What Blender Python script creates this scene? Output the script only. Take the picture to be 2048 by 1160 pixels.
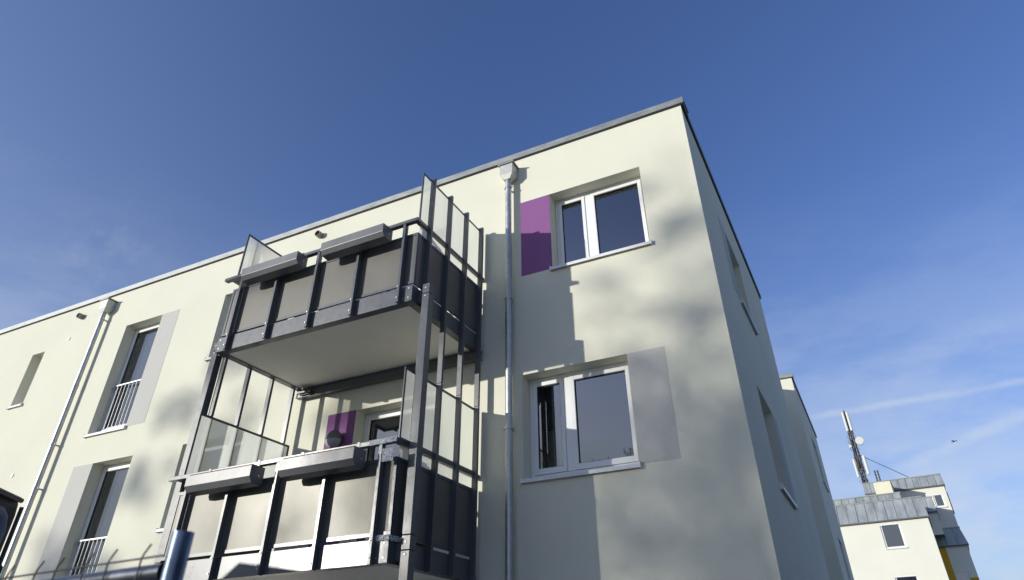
import bpy, bmesh, math, random
import numpy as np
from mathutils import Vector, Matrix

for o in list(bpy.data.objects):
    bpy.data.objects.remove(o)
SC = bpy.context.scene
COL = SC.collection
R_ = math.radians

# ------------------------------------------------------------------ camera
cam_d = bpy.data.cameras.new("camera")
cam = bpy.data.objects.new("camera", cam_d)
COL.objects.link(cam)
cam.location = (0.89728, -7.39035, 1.78217)
cam.rotation_euler = (2.175228, 0.009698, 0.465082)
cam_d.sensor_width = 36.0
cam_d.lens = 36.0 * 1310.46 / 2048.0
cam_d.shift_x = -11.476 / 2048.0
cam_d.shift_y = -115.32 / 2048.0
cam_d.clip_start = 0.05
cam_d.clip_end = 2000
cam_d.dof.use_dof = True
cam_d.dof.focus_distance = 9.5
cam_d.dof.aperture_fstop = 3.6
SC.camera = cam

# ------------------------------------------------------------------ sun and sky
SUN_DIR = Vector((-0.83, -1.0, 0.244)).normalized()      # towards the sun
sun_el = math.asin(SUN_DIR.z)
sun_az = math.atan2(SUN_DIR.x, SUN_DIR.y)
sd = bpy.data.lights.new("sun", 'SUN')
sd.energy = 4.1
sd.angle = R_(0.53)
sd.color = (1.0, 0.965, 0.885)
sun = bpy.data.objects.new("sun", sd)
COL.objects.link(sun)
sun.location = (-30, -40, 30)
sun.rotation_euler = SUN_DIR.to_track_quat('Z', 'Y').to_euler()

world = bpy.data.worlds.new("World")
SC.world = world
world.use_nodes = True
SKY_STRENGTH = 0.10
def build_world():
    nt = world.node_tree
    N, L = nt.nodes, nt.links
    N.clear()
    out = N.new('ShaderNodeOutputWorld')
    bg = N.new('ShaderNodeBackground')
    bg.inputs['Strength'].default_value = SKY_STRENGTH
    L.new(bg.outputs[0], out.inputs[0])
    sky = N.new('ShaderNodeTexSky')
    sky.sky_type = 'NISHITA'
    sky.sun_disc = False
    sky.sun_elevation = sun_el
    sky.sun_rotation = sun_az
    sky.air_density = 1.0
    sky.dust_density = 1.2
    sky.ozone_density = 2.0
    hs = N.new('ShaderNodeMix'); hs.data_type = 'RGBA'; hs.blend_type = 'MULTIPLY'; hs.inputs['Factor'].default_value = 1
    L.new(sky.outputs[0], hs.inputs['A']); hs.inputs['B'].default_value = (1.2, 1.36, 2.05, 1)
    tc = N.new('ShaderNodeTexCoord')
    D = tc.outputs['Generated']
    def math_(op, a, b=None, c=None, clamp=False):
        n = N.new('ShaderNodeMath'); n.operation = op; n.use_clamp = clamp
        for i, v in enumerate((a, b, c)):
            if v is None: continue
            if isinstance(v, (int, float)): n.inputs[i].default_value = v
            else: L.new(v, n.inputs[i])
        return n.outputs[0]
    def dot(v):
        n = N.new('ShaderNodeVectorMath'); n.operation = 'DOT_PRODUCT'
        L.new(D, n.inputs[0]); n.inputs[1].default_value = v
        return n.outputs['Value']
    def noise(scale, detail=4, rough=.6, stretch=(1, 1, 1)):
        mp = N.new('ShaderNodeMapping'); mp.inputs['Scale'].default_value = stretch
        L.new(D, mp.inputs['Vector'])
        n = N.new('ShaderNodeTexNoise'); n.inputs['Scale'].default_value = scale
        n.inputs['Detail'].default_value = detail; n.inputs['Roughness'].default_value = rough
        L.new(mp.outputs[0], n.inputs['Vector'])
        return n.outputs['Fac']
    def ramp(v, a, b, c=0., d=1.):
        n = N.new('ShaderNodeMapRange'); n.interpolation_type = 'SMOOTHSTEP'
        L.new(v, n.inputs[0]); n.inputs[1].default_value = a; n.inputs[2].default_value = b
        n.inputs[3].default_value = c; n.inputs[4].default_value = d
        return n.outputs[0]
    n1 = noise(26, 5, .65)
    n2 = noise(9, 4, .6)
    total = None
    def trail(d1, d2, half, amt, e0, e1):
        nonlocal total
        d1 = Vector(d1); d2 = Vector(d2)
        nn = d1.cross(d2).normalized()
        al = (d2 - d1).normalized()
        dist = dot(nn)
        wob = math_('MULTIPLY_ADD', n1, 0.006, -0.003)
        dist = math_('ABSOLUTE', math_('ADD', dist, wob))
        core = ramp(dist, 0.0, half, 1.0, 0.0)
        pos = dot(al)
        a0, a1 = d1.dot(al) - e0, d2.dot(al) + e1
        fade = math_('MULTIPLY', ramp(pos, a0 - .04, a0 + .05), ramp(pos, a1, a1 + .25, 1., 0.))
        v = math_('MULTIPLY', math_('MULTIPLY', core, fade), math_('MULTIPLY', ramp(n1, .25, .75, .45, 1.), amt))
        total = v if total is None else math_('ADD', total, v)
    trail((-0.0383, 0.9556, 0.2923), (0.208, 0.9337, 0.2914), .0070, .27, .0, .1)
    trail((0.0702, 0.9721, 0.2239), (0.1958, 0.9466, 0.2561), .0110, .25, .01, .1)
    trail((-0.02, 0.94, 0.335), (0.20, 0.915, 0.352), .028, .10, .0, .05)
    # low veil of cloud towards the horizon
    dz = dot((0, 0, 1))
    veil = math_('MULTIPLY', ramp(dz, .0, .60, .82, 0.), ramp(noise(5, 6, .6, (1, 1, 3.2)), .38, .62, .36, .85))
    sunside = math_('MULTIPLY', ramp(dot((-.64, -.77, 0)), -.30, .50), ramp(dz, .15, .95, .17, .04))
    glow = math_('MULTIPLY', ramp(dot((-.64, -.77, 0)), .45, 1.0), ramp(dz, .0, .60, .75, 0.))
    veil = math_('ADD', veil, math_('ADD', sunside, glow))
    wisp = math_('MULTIPLY', ramp(dz, .10, .55, .16, .0), ramp(n2, .48, .75))
    tuft = math_('MULTIPLY', ramp(dot(Vector((-.787, .401, .4686)).normalized()), .9972, .9999), ramp(n1, .45, .70, 0., .07))
    wisp = math_('ADD', wisp, tuft)
    total = math_('ADD', total, math_('ADD', veil, wisp), clamp=True)
    mix = N.new('ShaderNodeMix'); mix.data_type = 'RGBA'
    L.new(total, mix.inputs['Factor'])
    L.new(hs.outputs['Result'], mix.inputs['A'])
    mix.inputs['B'].default_value = (6.3, 7.1, 8.2, 1)
    L.new(mix.outputs['Result'], bg.inputs['Color'])
build_world()
SC.view_settings.view_transform = 'Standard'
SC.view_settings.look = 'None'
SC.view_settings.gamma = 1.0
SC.view_settings.use_curve_mapping = False
SC.view_settings.exposure = 0.0
SC.cycles.max_bounces = 8
SC.cycles.transparent_max_bounces = 16

# ------------------------------------------------------------------ materials
def new_mat(name):
    m = bpy.data.materials.new(name); m.use_nodes = True
    return m, m.node_tree.nodes, m.node_tree.links, m.node_tree.nodes['Principled BSDF']
def tex_noise(N, L, scale, detail=3, rough=.5, stretch=None):
    tc = N.new('ShaderNodeTexCoord')
    n = N.new('ShaderNodeTexNoise'); n.inputs['Scale'].default_value = scale
    n.inputs['Detail'].default_value = detail; n.inputs['Roughness'].default_value = rough
    if stretch:
        mp = N.new('ShaderNodeMapping'); mp.inputs['Scale'].default_value = stretch
        L.new(tc.outputs['Object'], mp.inputs['Vector']); L.new(mp.outputs[0], n.inputs['Vector'])
    else:
        L.new(tc.outputs['Object'], n.inputs['Vector'])
    return n.outputs['Fac']
def vary(N, L, fac, col, lo, hi, a=.3, b=.7):
    r = N.new('ShaderNodeMapRange'); L.new(fac, r.inputs[0])
    r.inputs[1].default_value = a; r.inputs[2].default_value = b
    r.inputs[3].default_value = lo; r.inputs[4].default_value = hi
    h = N.new('ShaderNodeHueSaturation'); L.new(r.outputs[0], h.inputs['Value'])
    if isinstance(col, tuple): h.inputs['Color'].default_value = (*col, 1)
    else: L.new(col, h.inputs['Color'])
    return h.outputs[0]
def bump(N, L, P, facs, dist, strength=1.):
    b = N.new('ShaderNodeBump'); b.inputs['Distance'].default_value = dist
    b.inputs['Strength'].default_value = strength
    L.new(facs, b.inputs['Height']); L.new(b.outputs[0], P.inputs['Normal'])
def stucco(name, col, grain=.006):
    m, N, L, P = new_mat(name)
    c = vary(N, L, tex_noise(N, L, .55, 4, .6), col, .955, 1.03)
    c = vary(N, L, tex_noise(N, L, 130, 2, .6), c, .92, 1.06)
    L.new(c, P.inputs['Base Color'])
    P.inputs['Roughness'].default_value = .93
    P.inputs['Specular IOR Level'].default_value = .2
    a = tex_noise(N, L, 90, 3, .65); b2 = tex_noise(N, L, 26, 3, .55)
    ma = N.new('ShaderNodeMath'); ma.operation = 'MULTIPLY_ADD'; L.new(b2, ma.inputs[0]); ma.inputs[1].default_value = .3; L.new(a, ma.inputs[2])
    bump(N, L, P, ma.outputs[0], grain, 1.0)
    return m
def plain(name, col, rough=.5, metal=0., spec=.5, nscale=0, lo=.9, hi=1.1, bscale=0, bdist=.001, rvar=0, stretch=None):
    m, N, L, P = new_mat(name)
    P.inputs['Base Color'].default_value = (*col, 1)
    P.inputs['Roughness'].default_value = rough
    P.inputs['Metallic'].default_value = metal
    P.inputs['Specular IOR Level'].default_value = spec
    if nscale:
        f = tex_noise(N, L, nscale, 4, .6, stretch)
        L.new(vary(N, L, f, col, lo, hi), P.inputs['Base Color'])
        if rvar:
            r = N.new('ShaderNodeMapRange'); L.new(f, r.inputs[0]); r.inputs[1].default_value = .3; r.inputs[2].default_value = .7
            r.inputs[3].default_value = rough - rvar; r.inputs[4].default_value = rough + rvar
            L.new(r.outputs[0], P.inputs['Roughness'])
    if bscale:
        bump(N, L, P, tex_noise(N, L, bscale, 2, .5), bdist, .6)
    return m
M = {}
M['stucco'] = stucco('cream_stucco', (.745, .735, .605))
M['stucco_side'] = M['stucco']
M['purple'] = stucco('purple_paint', (.25, .108, .265), .004)
M['greypaint'] = stucco('grey_paint', (.55, .545, .505), .004)
M['soffit'] = plain('soffit_white', (.86, .845, .77), .55, nscale=3, lo=.97, hi=1.02)
M['anthracite'] = plain('anthracite_powder_coat', (.085, .092, .10), .30, 0, .6, nscale=14, lo=.94, hi=1.06, rvar=.03, bscale=60, bdist=.0002)
M['planter'] = plain('planter_sheet', (.135, .138, .142), .36, 0, .55, nscale=5, lo=.93, hi=1.07, rvar=.03)
M['hpl'] = plain('balustrade_filling', (.125, .122, .108), .38, 0, .45, nscale=4, lo=.96, hi=1.04, rvar=.008)
M['hpl'].node_tree.nodes['Principled BSDF'].inputs['Specular Tint'].default_value = (1, .98, .88, 1)
M['zinc'] = plain('galvanised_zinc', (.47, .485, .48), .38, .7, .5, nscale=9, lo=.78, hi=1.1, rvar=.09)
M['coping'] = plain('coping_zinc', (.29, .305, .295), .50, .5, .5, nscale=4, lo=.82, hi=1.12, rvar=.08, stretch=(1, 3, 3))
M['mansard'] = plain('mansard_zinc', (.40, .43, .425), .45, .35, .5, nscale=1.3, lo=.72, hi=1.2, rvar=.08, stretch=(2.2, 1, .7))
M['hopperzinc'] = plain('matt_galvanised_sheet', (.50, .51, .47), .5, .35, .5, nscale=28, lo=.85, hi=1.08, rvar=.06)
M['seam'] = plain('zinc_seam', (.10, .105, .11), .6)
M['pvc'] = plain('white_window_plastic', (.80, .80, .79), .35, nscale=3, lo=.98, hi=1.01)
M['sill'] = plain('white_sill_metal', (.74, .745, .74), .38, nscale=6, lo=.95, hi=1.03)
M['gasket'] = plain('black_gasket', (.015, .015, .016), .6)
M['dark'] = plain('dark_underside', (.03, .03, .032), .8)
M['steel'] = plain('steel_bolt', (.5, .5, .5), .4, .8)
M['rail'] = plain('galvanised_rail', (.55, .56, .56), .45, .5, nscale=20, lo=.9, hi=1.05)
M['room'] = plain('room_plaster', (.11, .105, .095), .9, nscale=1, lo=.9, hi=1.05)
M['curtain'] = plain('pale_blind', (.85, .85, .84), .7, nscale=6, lo=.95, hi=1.04)
M['whiteboard'] = plain('white_boards', (.8, .8, .8), .6, nscale=5)
M['roof'] = plain('roof_gravel', (.2, .195, .185), .95, nscale=8, bscale=60, bdist=.01)
M['cream_bg'] = stucco('cream_render_far', (.74, .73, .63), .003)
M['boxcream'] = plain('cream_box', (.70, .68, .50), .7, nscale=2, lo=.97, hi=1.02)
M['yellow'] = stucco('ochre_paint', (.62, .36, .03), .003)
M['antenna'] = plain('antenna_radome', (.60, .60, .54), .45, nscale=4, lo=.96, hi=1.02)
M['mastdark'] = plain('mast_steel', (.075, .07, .065), .55, .3, nscale=20, lo=.6, hi=1.4)
M['bark'] = plain('bark', (.085, .07, .055), .9, nscale=4, lo=.7, hi=1.3, bscale=20, bdist=.02)
M['ground'] = plain('gravel_ground', (.32, .31, .265), .95, nscale=.6, lo=.75, hi=1.2, bscale=25, bdist=.03)
M['cab'] = plain('dark_cab_paint', (.035, .042, .055), .38, nscale=8, lo=.85, hi=1.2, rvar=.05)
M['cabtrim'] = plain('cab_seal', (.17, .21, .27), .5, nscale=8)
M['rubber'] = plain('rubber', (.02, .02, .02), .85, nscale=10)
M['concrete'] = plain('fence_foot', (.33, .32, .30), .95, nscale=10, bscale=60, bdist=.005)
M['bird'] = plain('bird_feathers', (.012, .012, .014), .7, nscale=30)
M['lamp'] = plain('lamp_housing', (.12, .118, .115), .45, nscale=10, lo=.95, hi=1.05)
M['lampglass'] = plain('lamp_diffuser', (.33, .34, .36), .5, nscale=10, lo=.98, hi=1.02)
M['ventgrey'] = plain('vent_plastic', (.22, .21, .20), .5, nscale=12)
M['fencesteel'] = plain('weathered_fence_tube', (.20, .21, .23), .34, .9, .5, nscale=18, lo=.65, hi=1.2, rvar=.06)
M['fencepost'] = plain('sky_tinted_fence_post', (.15, .19, .27), .36, .9, .5, nscale=18, lo=.65, hi=1.2, rvar=.06)  # blue in the base colour stands in for sky mirrored in the steel
M['pink'] = plain('pink_blind', (.55, .25, .27), .7, nscale=6)

def film_mat():
    m, N, L, P = new_mat('wrinkled_film')
    v = N.new('ShaderNodeTexVoronoi'); v.inputs['Scale'].default_value = 60
    tc = N.new('ShaderNodeTexCoord'); L.new(tc.outputs['Object'], v.inputs['Vector'])
    P.inputs['Base Color'].default_value = (.82, .82, .80, 1)
    P.inputs['Roughness'].default_value = .35
    bump(N, L, P, v.outputs['Distance'], .02, 1.)
    return m
M['film'] = film_mat()
def glass_mat(name, ior=1.9, tint=(.80, .83, .82), reflect=1.0):
    m = bpy.data.materials.new(name); m.use_nodes = True
    N, L = m.node_tree.nodes, m.node_tree.links; N.clear()
    out = N.new('ShaderNodeOutputMaterial'); mx = N.new('ShaderNodeMixShader')
    tr = N.new('ShaderNodeBsdfTransparent'); tr.inputs[0].default_value = (*tint, 1)
    gl = N.new('ShaderNodeBsdfGlossy'); gl.inputs['Roughness'].default_value = .0; gl.inputs['Color'].default_value = (.92, .95, 1.0, 1)
    fr = N.new('ShaderNodeFresnel'); fr.inputs['IOR'].default_value = ior
    tc = N.new('ShaderNodeTexCoord'); nz = N.new('ShaderNodeTexNoise'); nz.inputs['Scale'].default_value = 1.3
    L.new(tc.outputs['Object'], nz.inputs['Vector'])
    b = N.new('ShaderNodeBump'); b.inputs['Distance'].default_value = .0012; b.inputs['Strength'].default_value = .5
    L.new(nz.outputs['Fac'], b.inputs['Height'])
    L.new(fr.outputs[0], mx.inputs[0]); L.new(tr.outputs[0], mx.inputs[1]); L.new(gl.outputs[0], mx.inputs[2])
    L.new(mx.outputs[0], out.inputs[0])
    return m
M['glass'] = glass_mat('window_glass', 2.75)
def frosted_mat():
    m = bpy.data.materials.new('frosted_glass'); m.use_nodes = True
    N, L = m.node_tree.nodes, m.node_tree.links; N.clear()
    out = N.new('ShaderNodeOutputMaterial')
    tl = N.new('ShaderNodeBsdfTranslucent'); tl.inputs[0].default_value = (.80, .825, .76, 1)
    df = N.new('ShaderNodeBsdfDiffuse'); df.inputs[0].default_value = (.62, .65, .63, 1)
    rf = N.new('ShaderNodeBsdfRefraction'); rf.inputs['IOR'].default_value = 1.02; rf.inputs['Roughness'].default_value = .5
    rf.inputs[0].default_value = (.85, .9, .87, 1)
    gl = N.new('ShaderNodeBsdfGlossy'); gl.inputs['Roughness'].default_value = .25
    nz = N.new('ShaderNodeTexNoise'); nz.inputs['Scale'].default_value = 2.0
    tc = N.new('ShaderNodeTexCoord'); L.new(tc.outputs['Object'], nz.inputs['Vector'])
    r = N.new('ShaderNodeMapRange'); L.new(nz.outputs['Fac'], r.inputs[0]); r.inputs[3].default_value = .16; r.inputs[4].default_value = .24
    m1 = N.new('ShaderNodeMixShader'); m1.inputs[0].default_value = .25
    L.new(tl.outputs[0], m1.inputs[1]); L.new(df.outputs[0], m1.inputs[2])
    m2 = N.new('ShaderNodeMixShader'); L.new(r.outputs[0], m2.inputs[0])
    L.new(m1.outputs[0], m2.inputs[1]); L.new(rf.outputs[0], m2.inputs[2])
    m3 = N.new('ShaderNodeMixShader'); fr = N.new('ShaderNodeFresnel'); fr.inputs[0].default_value = 1.35
    L.new(fr.outputs[0], m3.inputs[0]); L.new(m2.outputs[0], m3.inputs[1]); L.new(gl.outputs[0], m3.inputs[2])
    L.new(m3.outputs[0], out.inputs[0])
    return m
M['frosted'] = frosted_mat()
def strip_mat():
    m = bpy.data.materials.new('milky_strip'); m.use_nodes = True
    N, L = m.node_tree.nodes, m.node_tree.links; N.clear()
    out = N.new('ShaderNodeOutputMaterial'); mx = N.new('ShaderNodeMixShader'); mx.inputs[0].default_value = .3
    tl = N.new('ShaderNodeBsdfTranslucent'); df = N.new('ShaderNodeBsdfDiffuse')
    nz = N.new('ShaderNodeTexNoise'); nz.inputs['Scale'].default_value = 5; tc = N.new('ShaderNodeTexCoord'); L.new(tc.outputs['Object'], nz.inputs['Vector'])
    cr = N.new('ShaderNodeMix'); cr.data_type = 'RGBA'; L.new(nz.outputs['Fac'], cr.inputs['Factor']); cr.inputs['A'].default_value = (.84, .84, .76, 1); cr.inputs['B'].default_value = (.90, .90, .82, 1)
    L.new(cr.outputs['Result'], tl.inputs[0]); L.new(cr.outputs['Result'], df.inputs[0])
    L.new(tl.outputs[0], mx.inputs[1]); L.new(df.outputs[0], mx.inputs[2]); L.new(mx.outputs[0], out.inputs[0])
    return m
M['strip'] = strip_mat()

# ------------------------------------------------------------------ helpers
def tag(o, label=None, cat=None, group=None, kind=None):
    if label: o['label'] = label
    if cat: o['category'] = cat
    if group: o['group'] = group
    if kind: o['kind'] = kind
    return o
def empty(name, loc=(0, 0, 0), rz=0):
    o = bpy.data.objects.new(name, None); COL.objects.link(o)
    o.location = loc; o.rotation_euler = (0, 0, rz); o.empty_display_size = .2
    return o
ID = lambda p: p
class MB:
    """collects shapes and links them as one mesh object"""
    def __init__(s, T=None):
        s.v = []; s.f = []; s.sm = []; s.T = T or ID
    def add(s, vs, fs, smooth=False):
        n = len(s.v); s.v += [tuple(s.T(p)) for p in vs]
        s.f += [tuple(n + i for i in f) for f in fs]; s.sm += [smooth] * len(fs)
        return s
    def box(s, x0, x1, y0, y1, z0, z1):
        vs = [(x, y, z) for x in (x0, x1) for y in (y0, y1) for z in (z0, z1)]
        return s.add(vs, [(0, 1, 3, 2), (4, 6, 7, 5), (0, 4, 5, 1), (2, 3, 7, 6), (0, 2, 6, 4), (1, 5, 7, 3)])
    def prism(s, pts, axis, a, b):
        """pts: 2-D outline, extruded along axis (0,1,2) from a to b"""
        def mk(p, t):
            q = list(p); q.insert(axis, t); return tuple(q)
        n = len(pts)
        vs = [mk(p, a) for p in pts] + [mk(p, b) for p in pts]
        fs = [tuple(range(n))[::-1], tuple(range(n, 2 * n))] + [(i, (i + 1) % n, n + (i + 1) % n, n + i) for i in range(n)]
        return s.add(vs, fs)
    def tube(s, pts, r, seg=10, caps=True, smooth=True):
        pts = [Vector(p) for p in pts]
        rs = r if isinstance(r, (list, tuple)) else [r] * len(pts)
        rings = []
        t0 = (pts[1] - pts[0]).normalized()
        ref = Vector((0, 0, 1)) if abs(t0.z) < .9 else Vector((1, 0, 0))
        for i, p in enumerate(pts):
            t = (pts[min(i + 1, len(pts) - 1)] - pts[max(i - 1, 0)]).normalized()
            a = t.cross(ref).normalized(); b = t.cross(a).normalized()
            rings.append([p + (a * math.cos(2 * math.pi * k / seg) + b * math.sin(2 * math.pi * k / seg)) * rs[i] for k in range(seg)])
        vs = [v for rg in rings for v in rg]
        fs = [(i * seg + k, i * seg + (k + 1) % seg, (i + 1) * seg + (k + 1) % seg, (i + 1) * seg + k) for i in range(len(pts) - 1) for k in range(seg)]
        s.add(vs, fs, smooth)
        if caps: s.add(rings[0], [tuple(range(seg))]); s.add(rings[-1], [tuple(range(seg))])
        return s
    def sphere(s, c, r, seg=16, rings=10, th0=0., th1=math.pi, sx=1, sy=1, sz=1):
        vs = []; fs = []
        for i in range(rings + 1):
            th = th0 + (th1 - th0) * i / rings
            for k in range(seg):
                ph = 2 * math.pi * k / seg
                vs.append((c[0] + r * sx * math.sin(th) * math.cos(ph), c[1] + r * sy * math.sin(th) * math.sin(ph), c[2] + r * sz * math.cos(th)))
        for i in range(rings):
            for k in range(seg):
                fs.append((i * seg + k, i * seg + (k + 1) % seg, (i + 1) * seg + (k + 1) % seg, (i + 1) * seg + k))
        return s.add(vs, fs, True)
    def build(s, name, m, parent=None, bevel=0, weld=True, recalc=True):
        me = bpy.data.meshes.new(name)
        me.from_pydata(s.v, [], s.f)
        me.polygons.foreach_set('use_smooth', s.sm)
        if weld or bevel or recalc:
            bm = bmesh.new(); bm.from_mesh(me)
            if recalc: bmesh.ops.recalc_face_normals(bm, faces=bm.faces)
            if bevel:
                es = [e for e in bm.edges if len(e.link_faces) == 2 and e.calc_face_angle(0) > .6]
                bmesh.ops.bevel(bm, geom=es, offset=bevel, segments=1, affect='EDGES', clamp_overlap=True)
            bm.to_mesh(me); bm.free()
        me.materials.append(m)
        o = bpy.data.objects.new(name, me); COL.objects.link(o)
        if parent: o.parent = parent
        return o
def shared(name, src, parent, loc=(0, 0, 0)):
    o = bpy.data.objects.new(name, src.data); COL.objects.link(o)
    o.parent = parent; o.location = loc
    return o

# ------------------------------------------------------------------ ground
g = MB(); g.add([(-400, -400, 0), (400, -400, 0), (400, 400, 0), (-400, 400, 0)], [(0, 1, 2, 3)])
tag(g.build('ground', M['ground'], recalc=False), kind='structure')

# ------------------------------------------------------------------ the apartment building
BLD = empty('apartment_building')
tag(BLD, 'cream rendered three storey apartment building with flat roof filling the photo', 'building')
FT, FH = lambda p: p, None
def T_front(p): return p                                   # (u, depth, z) -> world, facade y = 0
def T_side(p): return (-p[1], p[0], p[2])                 # side wall x = 0
def T_side2(p): return (-0.02 - p[1], p[0], p[2])
RD = .22                                                   # reveal depth
def wall(T, u0, u1, z0, z1, holes, name='wall', mat='stucco', parent=BLD, back=True):
    us = sorted({u0, u1} | {h[0] for h in holes} | {h[1] for h in holes})
    zs = sorted({z0, z1} | {h[2] for h in holes} | {h[3] for h in holes})
    mb = MB(T)
    idx = {}
    vs = []
    for i, u in enumerate(us):
        for j, z in enumerate(zs): idx[i, j] = len(vs); vs.append((u, 0, z))
    fs = []
    for i in range(len(us) - 1):
        for j in range(len(zs) - 1):
            cu, cz = (us[i] + us[i + 1]) / 2, (zs[j] + zs[j + 1]) / 2
            if any(h[0] < cu < h[1] and h[2] < cz < h[3] for h in holes): continue
            fs.append((idx[i, j], idx[i + 1, j], idx[i + 1, j + 1], idx[i, j + 1]))
    mb.add(vs, fs)
    d = RD + .09
    for a, b, c, e in holes:
        mb.add([(a, 0, c), (a, 0, e), (a, d, e), (a, d, c)], [(0, 1, 2, 3)])
        mb.add([(b, 0, c), (b, 0, e), (b, d, e), (b, d, c)], [(0, 3, 2, 1)])
        mb.add([(a, 0, e), (b, 0, e), (b, d, e), (a, d, e)], [(0, 1, 2, 3)])
        mb.add([(a, 0, c), (b, 0, c), (b, d, c), (a, d, c)], [(0, 3, 2, 1)])
    return mb.build(name, M[mat], parent, recalc=False)

def window(T, u0, u1, z0, z1, kind='two', parent=BLD, curtain=None, sill=True, room=True, swap=False, gmat='glass'):
    """frame (the window itself) with gasket, panes, sill, room behind"""
    fr = MB(T)
    d0, d1 = RD, RD + .07
    w = .058
    fr.box(u0 + .001, u0 + w, d0, d1, z0 + .01, z1 - .001); fr.box(u1 - w, u1 - .001, d0, d1, z0 + .01, z1 - .001)
    fr.box(u0 + w, u1 - w, d0, d1, z1 - w, z1 - .001); fr.box(u0 + w, u1 - w, d0, d1, z0 + .01, z0 + w + .03)
    panes = []
    def sash(a, b, c, e, bt=.072):
        s = .052
        dd0, dd1 = d0 - .016, d1 - .006
        fr.box(a, a + s, dd0, dd1, c, e); fr.box(b - s, b, dd0, dd1, c, e)
        fr.box(a + s, b - s, dd0, dd1, e - s, e); fr.box(a + s, b - s, dd0, dd1, c, c + bt)
        panes.append((a + s, b - s, c + bt, e - s))
    zb, zt = z0 + w + .032, z1 - w - .002
    if kind == 'two':
        mid = u0 + .545 if not swap else u1 - .545
        fr.box(mid - .05, mid + .05, d0 - .004, d1, zb, zt)
        sash(u0 + w + .002, mid - .052, zb, zt); sash(mid + .052, u1 - w - .002, zb, zt)
    else:
        sash(u0 + w + .002, u1 - w - .002, zb, zt, .09)
    o = fr.build('window', M['pvc'], parent, bevel=.004)
    gk = MB(T)
    for a, b, c, e in panes:
        t = .007; q0, q1 = d0 + .001, d0 + .012
        gk.box(a, a + t, q0, q1, c, e); gk.box(b - t, b, q0, q1, c, e); gk.box(a + t, b - t, q0, q1, e - t * 1.6, e); gk.box(a + t, b - t, q0, q1, c, c + t)
    gk.build('gasket', M['gasket'], o)
    for i, (a, b, c, e) in enumerate(panes):
        p = MB(T); p.add([(a, d0 + .016, c), (b, d0 + .016, c), (b, d0 + .016, e), (a, d0 + .016, e)], [(0, 1, 2, 3)])
        p.build('pane', M[gmat], o, recalc=False)
    if curtain is not None:
        p = MB(T); a, b = curtain
        n = 26; vs = []; fs = []
        for i in range(n + 1):
            u = a + (b - a) * i / n; dd = d1 - .025 + .008 * math.sin(i * 1.9)
            vs += [(u, dd, z0 + .08), (u, dd, z1 - .06)]
        for i in range(n): fs.append((2 * i, 2 * i + 2, 2 * i + 3, 2 * i + 1))
        p.add(vs, fs, True).build('curtain', M['curtain'], o, recalc=False)
    if sill:
        s = MB(T)
        s.prism([(-.045, z0 - .045), (-.045, z0 - .001), (RD, z0 + .014), (RD, z0 + .009), (-.038, z0 - .008), (-.038, z0 - .045)], 0, u0 - .018, u1 + .018)
        s.box(u0 - .026, u0 - .014, -.05, .03, z0 - .05, z0 + .018); s.box(u1 + .014, u1 + .026, -.05, .03, z0 - .05, z0 + .018)
        s.build('sill', M['sill'], o)
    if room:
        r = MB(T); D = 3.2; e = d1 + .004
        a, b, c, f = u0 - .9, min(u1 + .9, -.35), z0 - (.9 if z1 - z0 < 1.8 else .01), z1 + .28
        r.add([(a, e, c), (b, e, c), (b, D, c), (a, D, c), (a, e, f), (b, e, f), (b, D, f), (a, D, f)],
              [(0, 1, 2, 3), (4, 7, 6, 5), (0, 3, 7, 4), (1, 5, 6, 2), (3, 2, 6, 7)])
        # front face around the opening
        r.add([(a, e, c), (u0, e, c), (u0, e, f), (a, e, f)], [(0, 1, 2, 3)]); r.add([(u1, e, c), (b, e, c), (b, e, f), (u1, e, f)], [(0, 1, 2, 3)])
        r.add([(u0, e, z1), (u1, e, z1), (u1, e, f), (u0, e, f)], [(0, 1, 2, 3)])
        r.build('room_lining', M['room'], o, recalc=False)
    return o
def paint(T, u0, u1, z0, z1, mat, label, parent=BLD):
    p = MB(T); p.box(u0, u1, -.003, .001, z0, z1)
    o = p.build('painted_panel', M[mat], parent); o['label'] = label
    return o

TOP = 8.92
DZ = 2.855
W1 = (-2.202, -.757, 6.675, 8.01); W2 = (-2.71, -1.255, 3.82, 5.16); W3 = (-2.202, -.757, .965, 2.30)
F1 = (-11.845, -10.765, 5.72, 8.01); F2 = (-11.344, -10.29, 2.865, 5.145); F3 = (-11.845, -10.765, .02, 2.30)
S1 = (-14.965, -14.53, 6.79, 8.0); S2 = (-14.965, -14.53, 3.935, 5.145); S3 = (-14.965, -14.53, 1.08, 2.29)
G1 = (-9.03, -7.60, 6.69, 8.01); G2 = (-9.06, -7.60, 3.835, 5.155); G3 = (-9.03, -7.6, .98, 2.30)
D1 = (-5.435, -4.02, 5.72, 8.0); D2 = (-5.435, -4.02, 2.875, 5.14); D3 = (-5.435, -4.02, .02, 2.29)
K1 = (-19.5, -18.05, 6.675, 8.01); K2 = (-19.5, -18.05, 3.82, 5.16)
front = [W1, W2, W3, F1, F2, F3, S1, S2, S3, G1, G2, G3, D1, D2, D3, K1, K2]
wall(T_front, -24, 0, 0, TOP, front)
for h in (W1, W2, W3):
    window(T_front, *h)
for h in (G1, G2, G3, K1, K2): window(T_front, *h, swap=True)
for h in (S1, S2, S3): window(T_front, *h, kind='one')
window(T_front, *F1, kind='one', curtain=(F1[0] + .43, F1[1] - .06)); window(T_front, *F2, kind='one', curtain=(F2[0] + .43, F2[1] - .06)); window(T_front, *F3, kind='one')
for h in (D1, D2, D3): window(T_front, *h, sill=False, swap=True)
paint(T_front, -2.695, -2.202, 6.675, 8.01, 'purple', 'purple painted field left of the upper window')
paint(T_front, -1.255, -.777, 3.82, 5.16, 'greypaint', 'grey painted field right of the lower window')
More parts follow.
